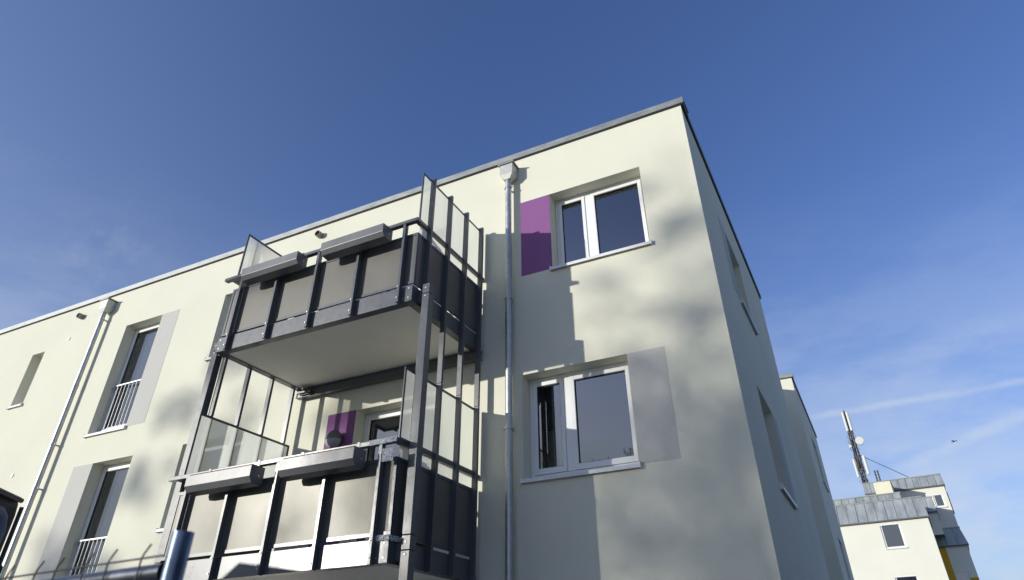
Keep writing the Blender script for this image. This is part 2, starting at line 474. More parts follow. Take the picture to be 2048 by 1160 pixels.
paint(T_front, -2.695, -2.202, .965, 2.30, 'purple', 'purple painted field at the ground floor')
paint(T_front, -10.765, -10.265, 5.72, 8.01, 'greypaint', 'grey painted strip right of the upper french window')
paint(T_front, -11.88, -11.344, 2.865, 5.145, 'greypaint', 'grey painted strip left of the lower french window')
for k in (1, 2):
    paint(T_front, -5.957, -5.435, 5.72 - DZ * k + .0, 8.0 - DZ * k, 'purple', 'purple painted strip beside the balcony door')

U1 = (2.24, 3.50, 6.675, 8.01); U2 = (1.80, 3.10, 3.82, 5.16); U3 = (2.24, 3.5, .965, 2.30)
wall(T_side, 0, 6.8, 0, TOP, [U1, U2, U3])
for h in (U1, U2, U3): window(T_side, *h, room=False)
paint(T_side, 1.72, 2.24, 6.675, 8.01, 'greypaint', 'grey painted field on the shaded side wall, upper floor')
paint(T_side, 3.10, 3.62, 3.82, 5.16, 'greypaint', 'grey painted field on the shaded side wall, lower floor')
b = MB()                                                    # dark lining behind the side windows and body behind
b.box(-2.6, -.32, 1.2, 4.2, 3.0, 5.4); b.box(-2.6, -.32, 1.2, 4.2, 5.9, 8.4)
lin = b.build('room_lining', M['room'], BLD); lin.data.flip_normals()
# recess and rear wing
rc = MB(); X = -1.3
rc.add([(0, 6.8, 0), (X, 6.8, 0), (X, 6.8, TOP), (0, 6.8, TOP)], [(0, 1, 2, 3)])
rc.add([(X, 6.8, 0), (X, 12, 0), (X, 12, TOP), (X, 6.8, TOP)], [(0, 1, 2, 3)])
rc.add([(X, 12, 0), (-.02, 12, 0), (-.02, 12, TOP), (X, 12, TOP)], [(0, 1, 2, 3)])
rc.build('recess_wall', M['stucco'], BLD, recalc=False)
V1 = (14.6, 16.1, 6.675, 8.01); V2 = (14.6, 16.1, 3.82, 5.16); V3 = (14.6, 16.1, .965, 2.3)
wall(T_side2, 12, 18.3, 0, TOP, [V1, V2, V3])
for h in (V1, V2, V3): window(T_side2, *h, room=False)
rw = MB()
rw.add([(-.02, 18.3, 0), (-7.5, 18.3, 0), (-7.5, 18.3, TOP), (-.02, 18.3, TOP)], [(0, 1, 2, 3)])
rw.add([(-7.5, 18.3, 0), (-7.5, 10.5, 0), (-7.5, 10.5, TOP), (-7.5, 18.3, TOP)], [(0, 1, 2, 3)])
rw.add([(-7.5, 10.5, 0), (-24, 10.5, 0), (-24, 10.5, TOP), (-7.5, 10.5, TOP)], [(0, 1, 2, 3)])
rw.add([(-24, 10.5, 0), (-24, 0, 0), (-24, 0, TOP), (-24, 10.5, TOP)], [(0, 1, 2, 3)])
rw.build('rear_wall', M['stucco'], BLD, recalc=False)
rf = MB()
rf.box(-23.9, -.1, .1, 6.7, TOP - .12, TOP - .02); rf.box(-23.9, X - .1, 6.7, 10.4, TOP - .12, TOP - .02); rf.box(-7.4, X - .1, 10.4, 18.2, TOP - .12, TOP - .02); rf.box(X - .1, -.12, 12.1, 18.2, TOP - .12, TOP - .02)
rf.build('roof', M['roof'], BLD)

# coping: sheet-metal caps in lengths, with a dark strip below standing in for the overhang's shade
def coping(T, u0, u1, name='coping'):
    m = MB(T)
    m.prism([(-.035, 8.935), (-.035, 9.045), (.36, 9.06), (.36, 8.96), (.34, 8.96), (.34, 8.985), (-.022, 8.985), (-.022, 8.935)], 0, u0 + .002, u1 - .002)
    o = m.build(name, M['coping'], BLD)
    s = MB(T); s.box(u0, u1, .001, .33, TOP - .0, 8.97); s.box(u0, u1, -.018, -.001, 8.915, 8.95)
    s.build('coping_shade', M['dark'], o)
    e = MB(T); e.prism([(-.0365, 8.933), (-.0365, 9.0465), (.361, 9.0615), (.361, 9.05), (-.03, 9.03), (-.03, 8.933)], 0, u1 - .02, u1 + .02)
    e.build('coping_joint', M['coping'], o)
    return o
jx = [-24, -21.3, -18.5, -15.9, -12.9, -9.65, -6.61, -4.2, -1.98, .035]
for a, b_ in zip(jx[:-1], jx[1:]): coping(T_front, a, b_)
for a, b_ in ((.33, 3.4), (3.4, 6.8)): coping(T_side, a, b_)
for a, b_ in ((12.33, 15.2), (15.2, 18.33)): coping(T_side2, a, b_)
def T_front2(p): return (p[0], p[1] + 12, p[2])
coping(T_front2, X, .015)

# rainwater pipes
def pipe(x, label, zb=0.0):
    p = MB(); y = -.115; r = .047
    pts = [(x, y, zb), (x, y, 8.45)]
    p.tube(pts, r, 20)
    o = p.build('rainwater_pipe', M['zinc'], BLD); o['label'] = label
    for z in (zb + 1.0, 3.62, 5.92) if x > -5 else (zb + 1.0, 4.75, 6.75):
        c = MB(); c.tube([(x, y, z), (x, y, z + .09)], r + .004, 20)
        c.build('pipe_joint', M['zinc'], o)
    for z in (1.2, 4.42 if x > -5 else 4.82, 6.28 if x > -5 else 5.62, 8.28):
        c = MB(); c.tube([(x, y, z), (x, y, z + .03)], r + .008, 20); c.box(x - .075, x + .075, y - .008, y + .008, z + .004, z + .026); c.box(x - .012, x + .012, y + .045, 0, z + .003, z + .027)
        c.build('pipe_bracket', M['zinc'], o)
    h = MB()
    hx, d0, d1 = .115, -.20, -.005
    vs = [(x - hx, d0, 8.72), (x + hx, d0, 8.72), (x + hx, d1, 8.72), (x - hx, d1, 8.72),
          (x - hx, d0, 8.52), (x + hx, d0, 8.52), (x + hx, d1, 8.52), (x - hx, d1, 8.52),
          (x - .055, y - .05, 8.44), (x + .055, y - .05, 8.44), (x + .055, y + .05, 8.44), (x - .055, y + .05, 8.44)]
    h.add(vs, [(0, 1, 5, 4), (1, 2, 6, 5), (2, 3, 7, 6), (3, 0, 4, 7), (4, 5, 9, 8), (5, 6, 10, 9), (6, 7, 11, 10), (7, 4, 8, 11), (8, 9, 10, 11), (0, 3, 2, 1)])
    h.build('hopper', M['hopperzinc'], o, bevel=.004)
    l = MB(); l.box(x - hx - .025, x + hx + .025, d0 - .025, -.002, 8.722, 8.742)
    l.build('hopper_lid', M['coping'], o)
pipe(-2.85, 'zinc rainwater pipe with box hopper beside the balconies')
pipe(-12.62, 'zinc rainwater pipe with box hopper far left on the facade')

for vx, vz in ((-6.83, 8.69), (-13.6, 8.63)):
    v = MB(); n = 24
    v.tube([(vx, 0, vz), (vx, -.11, vz)], .06, n, caps=False); v.tube([(vx, -.005, vz), (vx, -.11, vz)], .052, n, caps=False)
    v.add([(vx + r * math.cos(2 * math.pi * k / n), -.11, vz + r * math.sin(2 * math.pi * k / n)) for r in (.052, .06) for k in range(n)],
          [(k, (k + 1) % n, n + (k + 1) % n, n + k) for k in range(n)])
    o = v.build('vent_pipe', M['ventgrey'], BLD, recalc=False)
    w = MB(); w.tube([(vx, -.012, vz), (vx, -.004, vz)], .054, 20); w.build('vent_screen', M['dark'], o)
for vx, vz in ((-13.78, 8.14), (-13.78, 5.23)):
    v = MB(); v.tube([(vx, -.014, vz), (vx, -.001, vz)], .04, 16); v.build('wall_cap', M['pvc'], BLD)
    

# french balcony railings in front of the tall windows
def french_rail(h):
    u0, u1, z0, z1 = h
    y0, y1 = .165, .185
    r = MB(); a, b_ = u0 + .035, u1 - .035
    zt = z0 + 1.02
    r.box(a, b_, y0 - .01, y1 + .01, zt - .022, zt)
    o = r.build('french_railing', M['rail'], BLD)
    r = MB(); r.box(a, b_, y0 - .004, y1 + .004, z0 + .10, z0 + .122); r.build('bottom_rail', M['rail'], o)
    n = 10
    bar = MB(); bar.tube([(0, 0, z0 + .122), (0, 0, zt - .022)], .0085, 8, caps=False)
    first = None
    for i in range(n):
        x = a + .014 + (b_ - a - .028) * i / (n - 1)
        if first is None:
            first = bar.build('bar', M['rail'], o); first.location = (x, (y0 + y1) / 2, 0)
        else: shared('bar', first, o, (x, (y0 + y1) / 2, 0))
    for x in (u0 + .001, u1 - .036):
        m = MB(); m.box(x, x + .034, .155, .215, zt - .06, zt - .03); m.box(x, x + .034, .155, .215, z0 + .14, z0 + .17)
        m.build('rail_bracket', M['rail'], o)
for h in (F1, F2, F3): french_rail(h)

# ------------------------------------------------------------------ balconies
XL, XR, YF = -6.60, -3.34, -1.72
PX = [-6.37, -5.655, -4.94, -4.225, -3.51]
PY = [-1.055, -.60, -.15]
def balcony(dz, label, upper):
    B = empty('balcony', ((XL + XR) / 2, YF / 2, 5.70 + dz))
    tag(B, label, 'balcony')
    off = Vector(B.location)
    T = lambda p: (p[0] - off.x, p[1] - off.y, p[2] + dz - off.z)
    A = M['anthracite']
    def part(name, boxes, m=A, parent=B, bevel=.002):
        mb = MB(T)
        for bx in boxes: mb.box(*bx)
        return mb.build(name, m, parent, bevel=bevel)
    zb, zt = 5.61, 5.83
    part('front_beam', [(XL, XR, YF, YF + .012, zb, zt), (XL + .012, XR - .012, YF + .012, YF + .11, zb, zb + .008), (XL + .012, XR - .012, YF + .012, YF + .06, zt - .008, zt)])
    for xa, xb_, s in ((XL, XL + .012, 1), (XR - .012, XR, -1)):
        if s > 0: part('side_beam', [(xa, xb_, YF + .013, -.02, zb, zt), (xb_, xb_ + .095, YF + .111, -.11, zb, zb + .008)])
        else: part('side_beam', [(xa, xb_, YF + .013, -.02, zb, zt), (xa - .095, xa, YF + .111, -.11, zb, zb + .008)])
    part('rear_beam', [(XL + .02, XR + .03, -.11, -.045, 5.49, 5.60), (XL + .02, XR + .03, -.12, -.012, 5.60, 5.612), (XL + .02, XR + .03, -.12, -.02, 5.478, 5.488)])
    part('wall_bracket', [(XL + .12, XL + .34, -.15, -.125, 5.50, 5.56), (XL + .10, XL + .36, -.19, -.155, 5.515, 5.545)])
    part('corner_plate', [(XR - .19, XR + .001, YF - .006, YF - .0005, zb + .004, zt - .004)])
    part('corner_plate', [(XL - .001, XL + .19, YF - .006, YF - .0005, zb + .004, zt - .004)])
    part('soffit_panel', [(XL + .02, XR - .02, YF + .02, -.115, 5.622, 5.64)], M['soffit'], bevel=0)
    part('deck', [(XL + .03, XR - .03, YF + .03, -.03, 5.70, 5.745)], M['concrete'], bevel=0)
    # posts
    def bolt(x, y, z, parent, ax):
        mb = MB(T)
        if ax == 'y': mb.tube([(x, y + .008, z), (x, y - .008, z)], .0085, 8)
        else: mb.tube([(x - .008, y, z), (x + .008, y, z)], .011, 8)
        mb.build('bolt', M['steel'], parent)
    for x in PX:
        o = part('front_post', [(x - .02, x + .02, YF - .07, YF - .0065, 5.60, 6.748)])
        for z in (5.815, 5.66): bolt(x - .004, YF - .072, z, o, 'y')
    for x in (XR - .05, XR - .13, XL + .05):
        for z in (5.66, 5.79): 
            mb = MB(T); mb.tube([(x, YF - .006, z), (x, YF - .011, z)], .009, 8); mb.build('bolt', M['steel'], B)
    low = 2.976 if upper else 2.79
    def side_posts(xa, xb_, sgn):
        for y in PY:
            # the long post runs from this slab's lower edge to the top of the privacy screen,
            part('side_post', [(xa, xb_, y - .02, y + .02, 5.60, 7.635)])
        y = -1.505
        part('side_post', [(xa, xb_, y - .02, y + .02, 5.60, 7.635)])
        if upper:
            for y in PY: part('side_post_below', [(xa, xb_, y - .02, y + .02, 4.785, 5.599)])
            part('side_post_below', [(xa, xb_, -1.525, -1.485, 4.785, 5.599)])
    side_posts(XR + .001, XR + .07, 1)
    side_posts(XL - .07, XL - .001, -1)
    # columns
    for xa, xb_, ya, yb in ((-3.262, -3.158, -1.625, -1.52), (-6.825, -6.715, -1.605, -1.50)):
        if xa < -6: part('column_bracket', [(-6.714, XL - .072, -1.59, -1.52, 5.64, 5.80), (XL - .071, XL - .001, -1.59, -1.53, 5.64, 5.80)])
        else: part('column_bracket', [(XR + .001, -3.263, -1.60, -1.535, 5.64, 5.80)])
        c = part('column', [(xa, xb_, ya, yb, (5.868 - DZ if upper else -dz), 5.725)], bevel=.004)
        cc = part('column_cap', [(xa, xb_, ya, yb, 5.73, 5.862)], parent=c, bevel=.004)
        for z in (5.69, 5.80): bolt((xa + xb_) / 2, ya, z, c, 'y')
    # handrail
    part('handrail', [(XL - .13, XR + .035, YF - .075, YF - .005, 6.75, 6.80)], bevel=.004)
    part('handrail', [(XR - .035, XR + .035, YF - .004, -.02, 6.75, 6.80)], bevel=.004)
    part('handrail', [(XL - .035, XL + .035, YF - .004, -.02, 6.75, 6.80)], bevel=.004)
    # balustrade filling, bay by bay
    z0, z1, fw = 5.862, 6.622, .04
    def panel(axis, a, b_, c, endl=False, endr=False):
        """a..b along axis, c = outer plane; frame proud of the filling"""
        f = MB(T); q = MB(T)
        sg = 1 if c <= YF + .1 or c > -4 and axis == 1 else 1
        if axis == 0: bx = lambda m, u0, u1, d0, d1, w0, w1: m.box(u0, u1, c + d0, c + d1, w0, w1)
        else:
            s = -1 if c > -5 else 1
            bx = lambda m, u0, u1, d0, d1, w0, w1: m.box(min(c + s * d0, c + s * d1), max(c + s * d0, c + s * d1), u0, u1, w0, w1)
        g_ = .002
        bx(q, a + g_, b_ - g_, .008, .014, z0 + .01, z1 - .01)
        o = q.build('balustrade_panel', M['hpl'], B)
        bx(f, a + g_, b_ - g_, 0, .022, z0, z0 + fw); bx(f, a + g_, b_ - g_, 0, .022, z1 - fw, z1)
        bx(f, a + g_, a + fw * (1 if endl else .6), 0, .022, z0 + fw, z1 - fw); bx(f, b_ - fw * (1 if endr else .6), b_ - g_, 0, .022, z0 + fw, z1 - fw)
        f.build('panel_frame', A, o, bevel=.0015)
    xs = [XL + .005] + PX + [XR]
    yc = YF + .012
    for i in range(6): panel(0, xs[i], xs[i + 1], yc, i == 0, i == 5)
    ys = [yc + .024, -1.505] + PY + [-.03]
    for i in range(5):
        panel(1, ys[i], ys[i + 1], XR)
        panel(1, ys[i], ys[i + 1], XL + .005)
    # privacy screens
    for xc, right in ((XR, True), (XL, False)):
        f = MB(T); t = .028
        y0, y1, s0, s1 = YF + .012, -.05, 6.802, 7.625
        x0, x1 = xc - .016, xc - .0005
        if not right: x0, x1 = xc + .0005, xc + .016
        f.box(x0, x1, y0, y1, s1 - t, s1); f.box(x0, x1, y0, y1, s0, s0 + t); f.box(x0 , x1, y0, y0 + t, s0 + t, s1 - t); f.box(x0, x1, y1 - t, y1, s0 + t, s1 - t)
        o = f.build('privacy_screen', A, B, bevel=.001)
        ye = [y0 + t] + ([-1.505] + PY if right else []) + [y1 - t]
        for a, b_ in zip(ye[:-1], ye[1:]):
            gm = MB(T); xm = (x0 + x1) / 2; gm.add([(xm, a + .002, s0 + t), (xm, b_ - .002, s0 + t), (xm, b_ - .002, s1 - t), (xm, a + .002, s1 - t)], [(0, 1, 2, 3)])
            gm.build('frosted_pane', M['frosted'], o)
            if right:
                gm = MB(T); gm.add([(xm, a + .002, 6.60), (xm, b_ - .002, 6.60), (xm, b_ - .002, 6.749), (xm, a + .002, 6.749)], [(0, 1, 2, 3)])
                gm.build('frosted_strip', M['strip'], o)
    return B
balcony(0, 'upper grey steel balcony with its white soffit showing, top floor', True)
balcony(-DZ, 'lower grey steel balcony with a wall lamp behind its rail, cut by the bottom edge', False)

def planter(x0, x1, dz, label):
    c = Vector(((x0 + x1) / 2, -1.9, 6.6 + dz))
    o = empty('planter_box', c); tag(o, label, 'planter', 'metal planter boxes hung on the balcony rails')
    T = lambda p: (p[0] - c.x, p[1] - c.y, p[2] - 6.6)
    prof = [(-1.795, 6.705), (-2.0, 6.695), (-2.0, 6.575), (-1.955, 6.515), (-1.83, 6.50), (-1.795, 6.54)]
    m = MB(T); n = len(prof)
    inner = [(-1.805, 6.705), (-1.99, 6.695), (-1.99, 6.62), (-1.805, 6.62)]
    m.prism(prof[1:] + [prof[0]], 0, x0, x1)
    m.build('trough', M['planter'], o, bevel=.003)
    s = MB(T); s.box(x0 + .02, x1 - .02, -1.975, -1.815, 6.7, 6.712); s.build('soil', M['bark'], o)
    for x in (x0 + .12, x1 - .12):
        h = MB(T); h.box(x - .02, x + .02, -1.80, -1.70, 6.802, 6.808); h.box(x - .02, x + .02, -1.80, -1.795, 6.69, 6.802)
        h.build('hanger', M['anthracite'], o)
    for x in (x0 - .001, x1 + .001):
        b_ = MB(T); b_.tube([(x - .004, -1.87, 6.60), (x + .004, -1.87, 6.60)], .012, 8); b_.build('bolt', M['steel'], o)
planter(-4.705, -3.685, 0, 'long grey metal planter box on the upper balcony rail, right one of its two')
planter(-6.14, -5.115, 0, 'long grey metal planter box on the upper balcony rail, left one of its two')
planter(-4.705, -3.685, -DZ, 'long grey metal planter box on the lower balcony rail in front of the wall lamp')
planter(-6.14, -5.115, -DZ, 'long grey metal planter box on the lower balcony rail under the left frosted screen')

# wall lamps
def lamp(z, label):
    o = empty('wall_lamp', (-5.70, 0, z)); tag(o, label, 'lamp', 'round wall lamps beside the balcony doors')
    m = MB(); m.tube([(0, -.003, 0), (0, -.05, 0)], .085, 20); m.build('base', M['lamp'], o)
    m = MB(); m.sphere((0, -.11, 0), .135, 24, 8, 0, math.pi * .52, sy=.75); m.build('housing', M['lamp'], o)
    m = MB(); m.sphere((0, -.11, 0), .128, 24, 8, math.pi * .52, math.pi, sy=.75); m.build('diffuser', M['lampglass'], o)
lamp(4.72, 'round grey wall lamp on the purple field behind the lower balcony rail')
lamp(4.72 + DZ, 'round grey wall lamp hidden behind the upper balcony')

# protective film and tape on the lower balcony corner
def film(name, pts, label, thick=.004, seed=1, amp=.008):
    """pts: four corners; crumpled sheet"""
    rnd = random.Random(seed); n, k = 12, 6
    P = [Vector(p) for p in pts]; nn = (P[1] - P[0]).cross(P[3] - P[0]).normalized()
    m = MB(); vs = []
    for i in range(n + 1):
        for j in range(k + 1):
            u, v = i / n, j / k
            q = P[0] * (1 - u) * (1 - v) + P[1] * u * (1 - v) + P[2] * u * v + P[3] * (1 - u) * v
            vs.append(q + nn * rnd.uniform(0, amp) + Vector((rnd.uniform(-1, 1), 0, rnd.uniform(-1, 1))) * amp * .5 * (i in (0, n) or j in (0, k)))
    m.add(vs, [(i * (k + 1) + j, (i + 1) * (k + 1) + j, (i + 1) * (k + 1) + j + 1, i * (k + 1) + j + 1) for i in range(n) for j in range(k)])
    o = m.build(name, M['film'], None, recalc=False)
    tag(o, label, 'film')
    s = o.modifiers.new('solid', 'SOLIDIFY'); s.thickness = thick
    return o
film('protective_film', [(-3.47, -1.80, 3.70), (-3.325, -1.80, 3.70), (-3.325, -1.80, 3.835), (-3.47, -1.80, 3.835)], 'crumpled silver film square taped under the lower balcony rail corner', amp=.006)
film('protective_film', [(-3.50, -1.735, 2.955), (-3.33, -1.735, 2.955), (-3.33, -1.735, 3.005), (-3.50, -1.735, 3.005)], 'strip of crumpled film at the foot of the lower balcony corner panel', seed=3, amp=.01)
film('protective_film', [(-3.335, -1.72, 2.955), (-3.325, -1.5, 2.955), (-3.325, -1.5, 3.0), (-3.335, -1.72, 3.0)], 'short strip of crumpled film round the side of the lower balcony corner', seed=5, amp=.015)
film('protective_film', [(-3.66, -1.80, 3.893), (-3.30, -1.80, 3.893), (-3.30, -1.80, 3.948), (-3.66, -1.80, 3.948)], 'crumpled silver wrap along the lower balcony handrail end', seed=7, amp=.007)

# boards leaning inside the room
def boards():
    o = empty('leaning_boards', (-2.5, .75, 3.0)); tag(o, 'white boards leaning inside behind the narrow pane of the lower window', 'boards')
    for x, w, h, y in ((-.16, .10, 1.62, 0), (-.03, .05, 1.66, .04), (.05, .015, 1.70, -.03), (.085, .012, 1.69, -.05)):
        m = MB(); m.box(x - w / 2, x + w / 2, y, y + .02, .02, h); m.build('board', M['whiteboard'], o)
boards()

# ------------------------------------------------------------------ house in the background
HG = empty('background_house', (1.585, 32.604, 0), R_(-4.066))
tag(HG, 'cream house with grey zinc mansard roofs in steps, behind at the right', 'house')
def prt(name, fn, m, parent=HG, **kw):
    mb = MB(); fn(mb); return mb.build(name, m, parent, **kw)
def bwall(s0, s1, k0, k1, z0, z1, holes=()):
    us = sorted({s0, s1} | {h[0] for h in holes} | {h[1] for h in holes}); zs = sorted({z0, z1} | {h[2] for h in holes} | {h[3] for h in holes})
    mb = MB()
    for i in range(len(us) - 1):
        for j in range(len(zs) - 1):
            cu, cz = (us[i] + us[i + 1]) / 2, (zs[j] + zs[j + 1]) / 2
            if any(h[0] < cu < h[1] and h[2] < cz < h[3] for h in holes): continue
            mb.add([(us[i], k0, zs[j]), (us[i + 1], k0, zs[j]), (us[i + 1], k0, zs[j + 1]), (us[i], k0, zs[j + 1])], [(0, 1, 2, 3)])
    for a, b_, c, e in holes:
        mb.add([(a, k0, c), (a, k0, e), (a, k0 + .2, e), (a, k0 + .2, c)], [(0, 1, 2, 3)]); mb.add([(b_, k0, c), (b_, k0, e), (b_, k0 + .2, e), (b_, k0 + .2, c)], [(0, 1, 2, 3)])
        mb.add([(a, k0, e), (b_, k0, e), (b_, k0 + .2, e), (a, k0 + .2, e)], [(0, 1, 2, 3)]); mb.add([(a, k0, c), (b_, k0, c), (b_, k0 + .2, c), (a, k0 + .2, c)], [(0, 1, 2, 3)])
    mb.add([(s1, k0, z0), (s1, k1, z0), (s1, k1, z1), (s1, k0, z1)], [(0, 1, 2, 3)])
    mb.add([(s0, k0, z0), (s0, k1, z0), (s0, k1, z1), (s0, k0, z1)], [(0, 1, 2, 3)])
    mb.add([(s0, k1, z0), (s1, k1, z0), (s1, k1, z1), (s0, k1, z1)], [(0, 1, 2, 3)])
    mb.add([(s0, k0, z1), (s1, k0, z1), (s1, k1, z1), (s0, k1, z1)], [(0, 1, 2, 3)])
    return mb.build('wall', M['cream_bg'], HG, recalc=False)
def bwin(s0, s1, k, z0, z1, mat='pvc', blind=None):
    f = MB(); w = .07; d0, d1 = k + .05, k + .11
    f.box(s0, s0 + w, d0, d1, z0, z1); f.box(s1 - w, s1, d0, d1, z0, z1); f.box(s0 + w, s1 - w, d0, d1, z1 - w, z1); f.box(s0 + w, s1 - w, d0, d1, z0, z0 + w)
    o = f.build('window', M[mat], HG)
    p = MB(); p.add([(s0 + w, d0 + .03, z0 + w), (s1 - w, d0 + .03, z0 + w), (s1 - w, d0 + .03, z1 - w), (s0 + w, d0 + .03, z1 - w)], [(0, 1, 2, 3)]); p.build('pane', M['glass'], o, recalc=False)
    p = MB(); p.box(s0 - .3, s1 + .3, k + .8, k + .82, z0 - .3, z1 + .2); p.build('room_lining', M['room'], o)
    p = MB(); p.box(s0 - .04, s1 + .04, k - .06, k + .05, z0 - .05, z0); p.build('sill', M['sill'], o)
    p = MB(); p.box(s0 + .0, s1 - .0, k + .005, k + .045, z1 - .06, z1); p.build('blind_box', M['pvc'], o)
    if blind:
        p = MB(); p.box(s0 + w, s1 - w, k + .13, k + .14, z0 + w, z1 - w); p.build('blind', M[blind], o)
def mansard(s0, s1, kb, kt, zb, zt, step, hipb, hipt, first=None, depth=3):
    """row of standing-seam sheets leaning back, one object each, with hip at the right end"""
    n = max(1, round((s1 - s0) / step)); w = (s1 - s0) / n
    def P(s, t, o=0):   # t 0 bottom .. 1 top
        return (s + (hipt - hipb) * t * ((s - s0) / (s1 - s0)) ** 8, kb + (kt - kb) * t - o, zb + (zt - zb) * t)
    for i in range(n):
        a, b_ = s0 + i * w, s0 + (i + 1) * w
        o_ = .012 + .006 * ((i * 7) % 3)
        m = MB(); m.add([P(a + .008, 0, o_), P(b_ - .008, 0, o_), P(b_ - .008, 1, o_), P(a + .008, 1, o_), P(a + .008, 0, -.02), P(b_ - .008, 0, -.02), P(b_ - .008, 1, -.02), P(a + .008, 1, -.02)],
              [(0, 1, 2, 3), (4, 7, 6, 5), (0, 4, 5, 1), (3, 2, 6, 7), (0, 3, 7, 4), (1, 5, 6, 2)])
        m.build('roof_sheet', M['mansard'], HG)
        r = MB(); r.add([P(b_ - .008, 0, .035), P(b_ + .008, 0, .035), P(b_ + .008, 1, .035), P(b_ - .008, 1, .035), P(b_ - .008, 0, 0), P(b_ + .008, 0, 0), P(b_ + .008, 1, 0), P(b_ - .008, 1, 0)],
              [(0, 1, 2, 3), (4, 7, 6, 5), (0, 4, 5, 1), (3, 2, 6, 7), (0, 3, 7, 4), (1, 5, 6, 2)])
        r.build('seam', M['seam'], HG)
    e = MB()
    a0 = P(s1, 0); a1 = P(s1, 1)
    e.add([a0, (a0[0], kb + depth, zb), (a1[0], kb + depth, zt), a1], [(0, 1, 2, 3)])
    e.add([(s0, kt, zt), a1, (a1[0], kb + depth, zt), (s0, kb + depth, zt)], [(0, 1, 2, 3)])
    e.add([(s0, kb, zb), a0, (a0[0], kb + depth, zb), (s0, kb + depth, zb)], [(0, 1, 2, 3)])
    e.build('roof_side', M['mansard'], HG, recalc=False)
    t = MB(); t.box(s0, a1[0] + .04, kt - .05, kt + .08, zt, zt + .05); t.build('roof_trim', M['coping'], HG)
    t = MB(); t.box(s0, s1 + .01, kb - .03, kb + .05, zb - .06, zb - .001); t.build('eaves_strip', M['seam'], HG)
WA = [(-.29, .62, 7.15, 8.26), (-.31, .68, 4.85, 5.94)]
bwall(-8, 1.93, 0, 6, 0, 8.44, WA)
bwin(*WA[0][:2], 0, *WA[0][2:]); bwin(*WA[1][:2], 0, *WA[1][2:], blind='pink')
mansard(-8.0, 1.99, -.1, .35, 8.42, 9.38, .46, 0, -.05, depth=5)
bwall(-8, .97, 2.6, 7, 9.3, 9.9)
mansard(-8, 1.0, 2.5, 2.65, 9.86, 10.14, .37, 0, 0, depth=4)
WT = [(2.50, 2.99, 9.83, 10.52)]
bwall(-.90, 3.22, 6.1, 12, 0, 11.0, WT)
bwin(*WT[0][:2], 6.1, *WT[0][2:])
mansard(-.93, 3.28, 6.0, 6.3, 10.97, 11.58, .40, 0, -.05, depth=6)
prt('roof_box', lambda m: m.box(-.22, .66, 4.0, 6.05, 9.95, 11.10), M['boxcream'])
prt('roof_box_cap', lambda m: m.box(-.25, .69, 3.97, 6.05, 11.10, 11.14), M['coping'])
bwall(.8, 2.40, 3.1, 6.05, 8.0, 9.14)
mansard(1.3, 2.44, 3.0, 3.3, 9.12, 9.86, .40, 0, -.05, depth=3)
WR = [(2.32, 2.84, 5.35, 6.41)]
bwall(1.5, 3.24, 4.1, 8, 0, 7.55, WR)
bwin(*WR[0][:2], 4.1, *WR[0][2:])
mansard(1.4, 3.33, 4.0, 4.3, 7.58, 8.42, .52, 0, -.15, depth=3.5)
o = prt('painted_panel', lambda m: m.box(1.93, 2.24, 4.085, 4.098, 4.2, 7.52), M['yellow']); o['label'] = 'ochre painted strip under the lowest roof'
o = prt('painted_panel', lambda m: m.box(2.86, 3.235, 4.085, 4.098, 4.8, 6.05), M['yellow'])

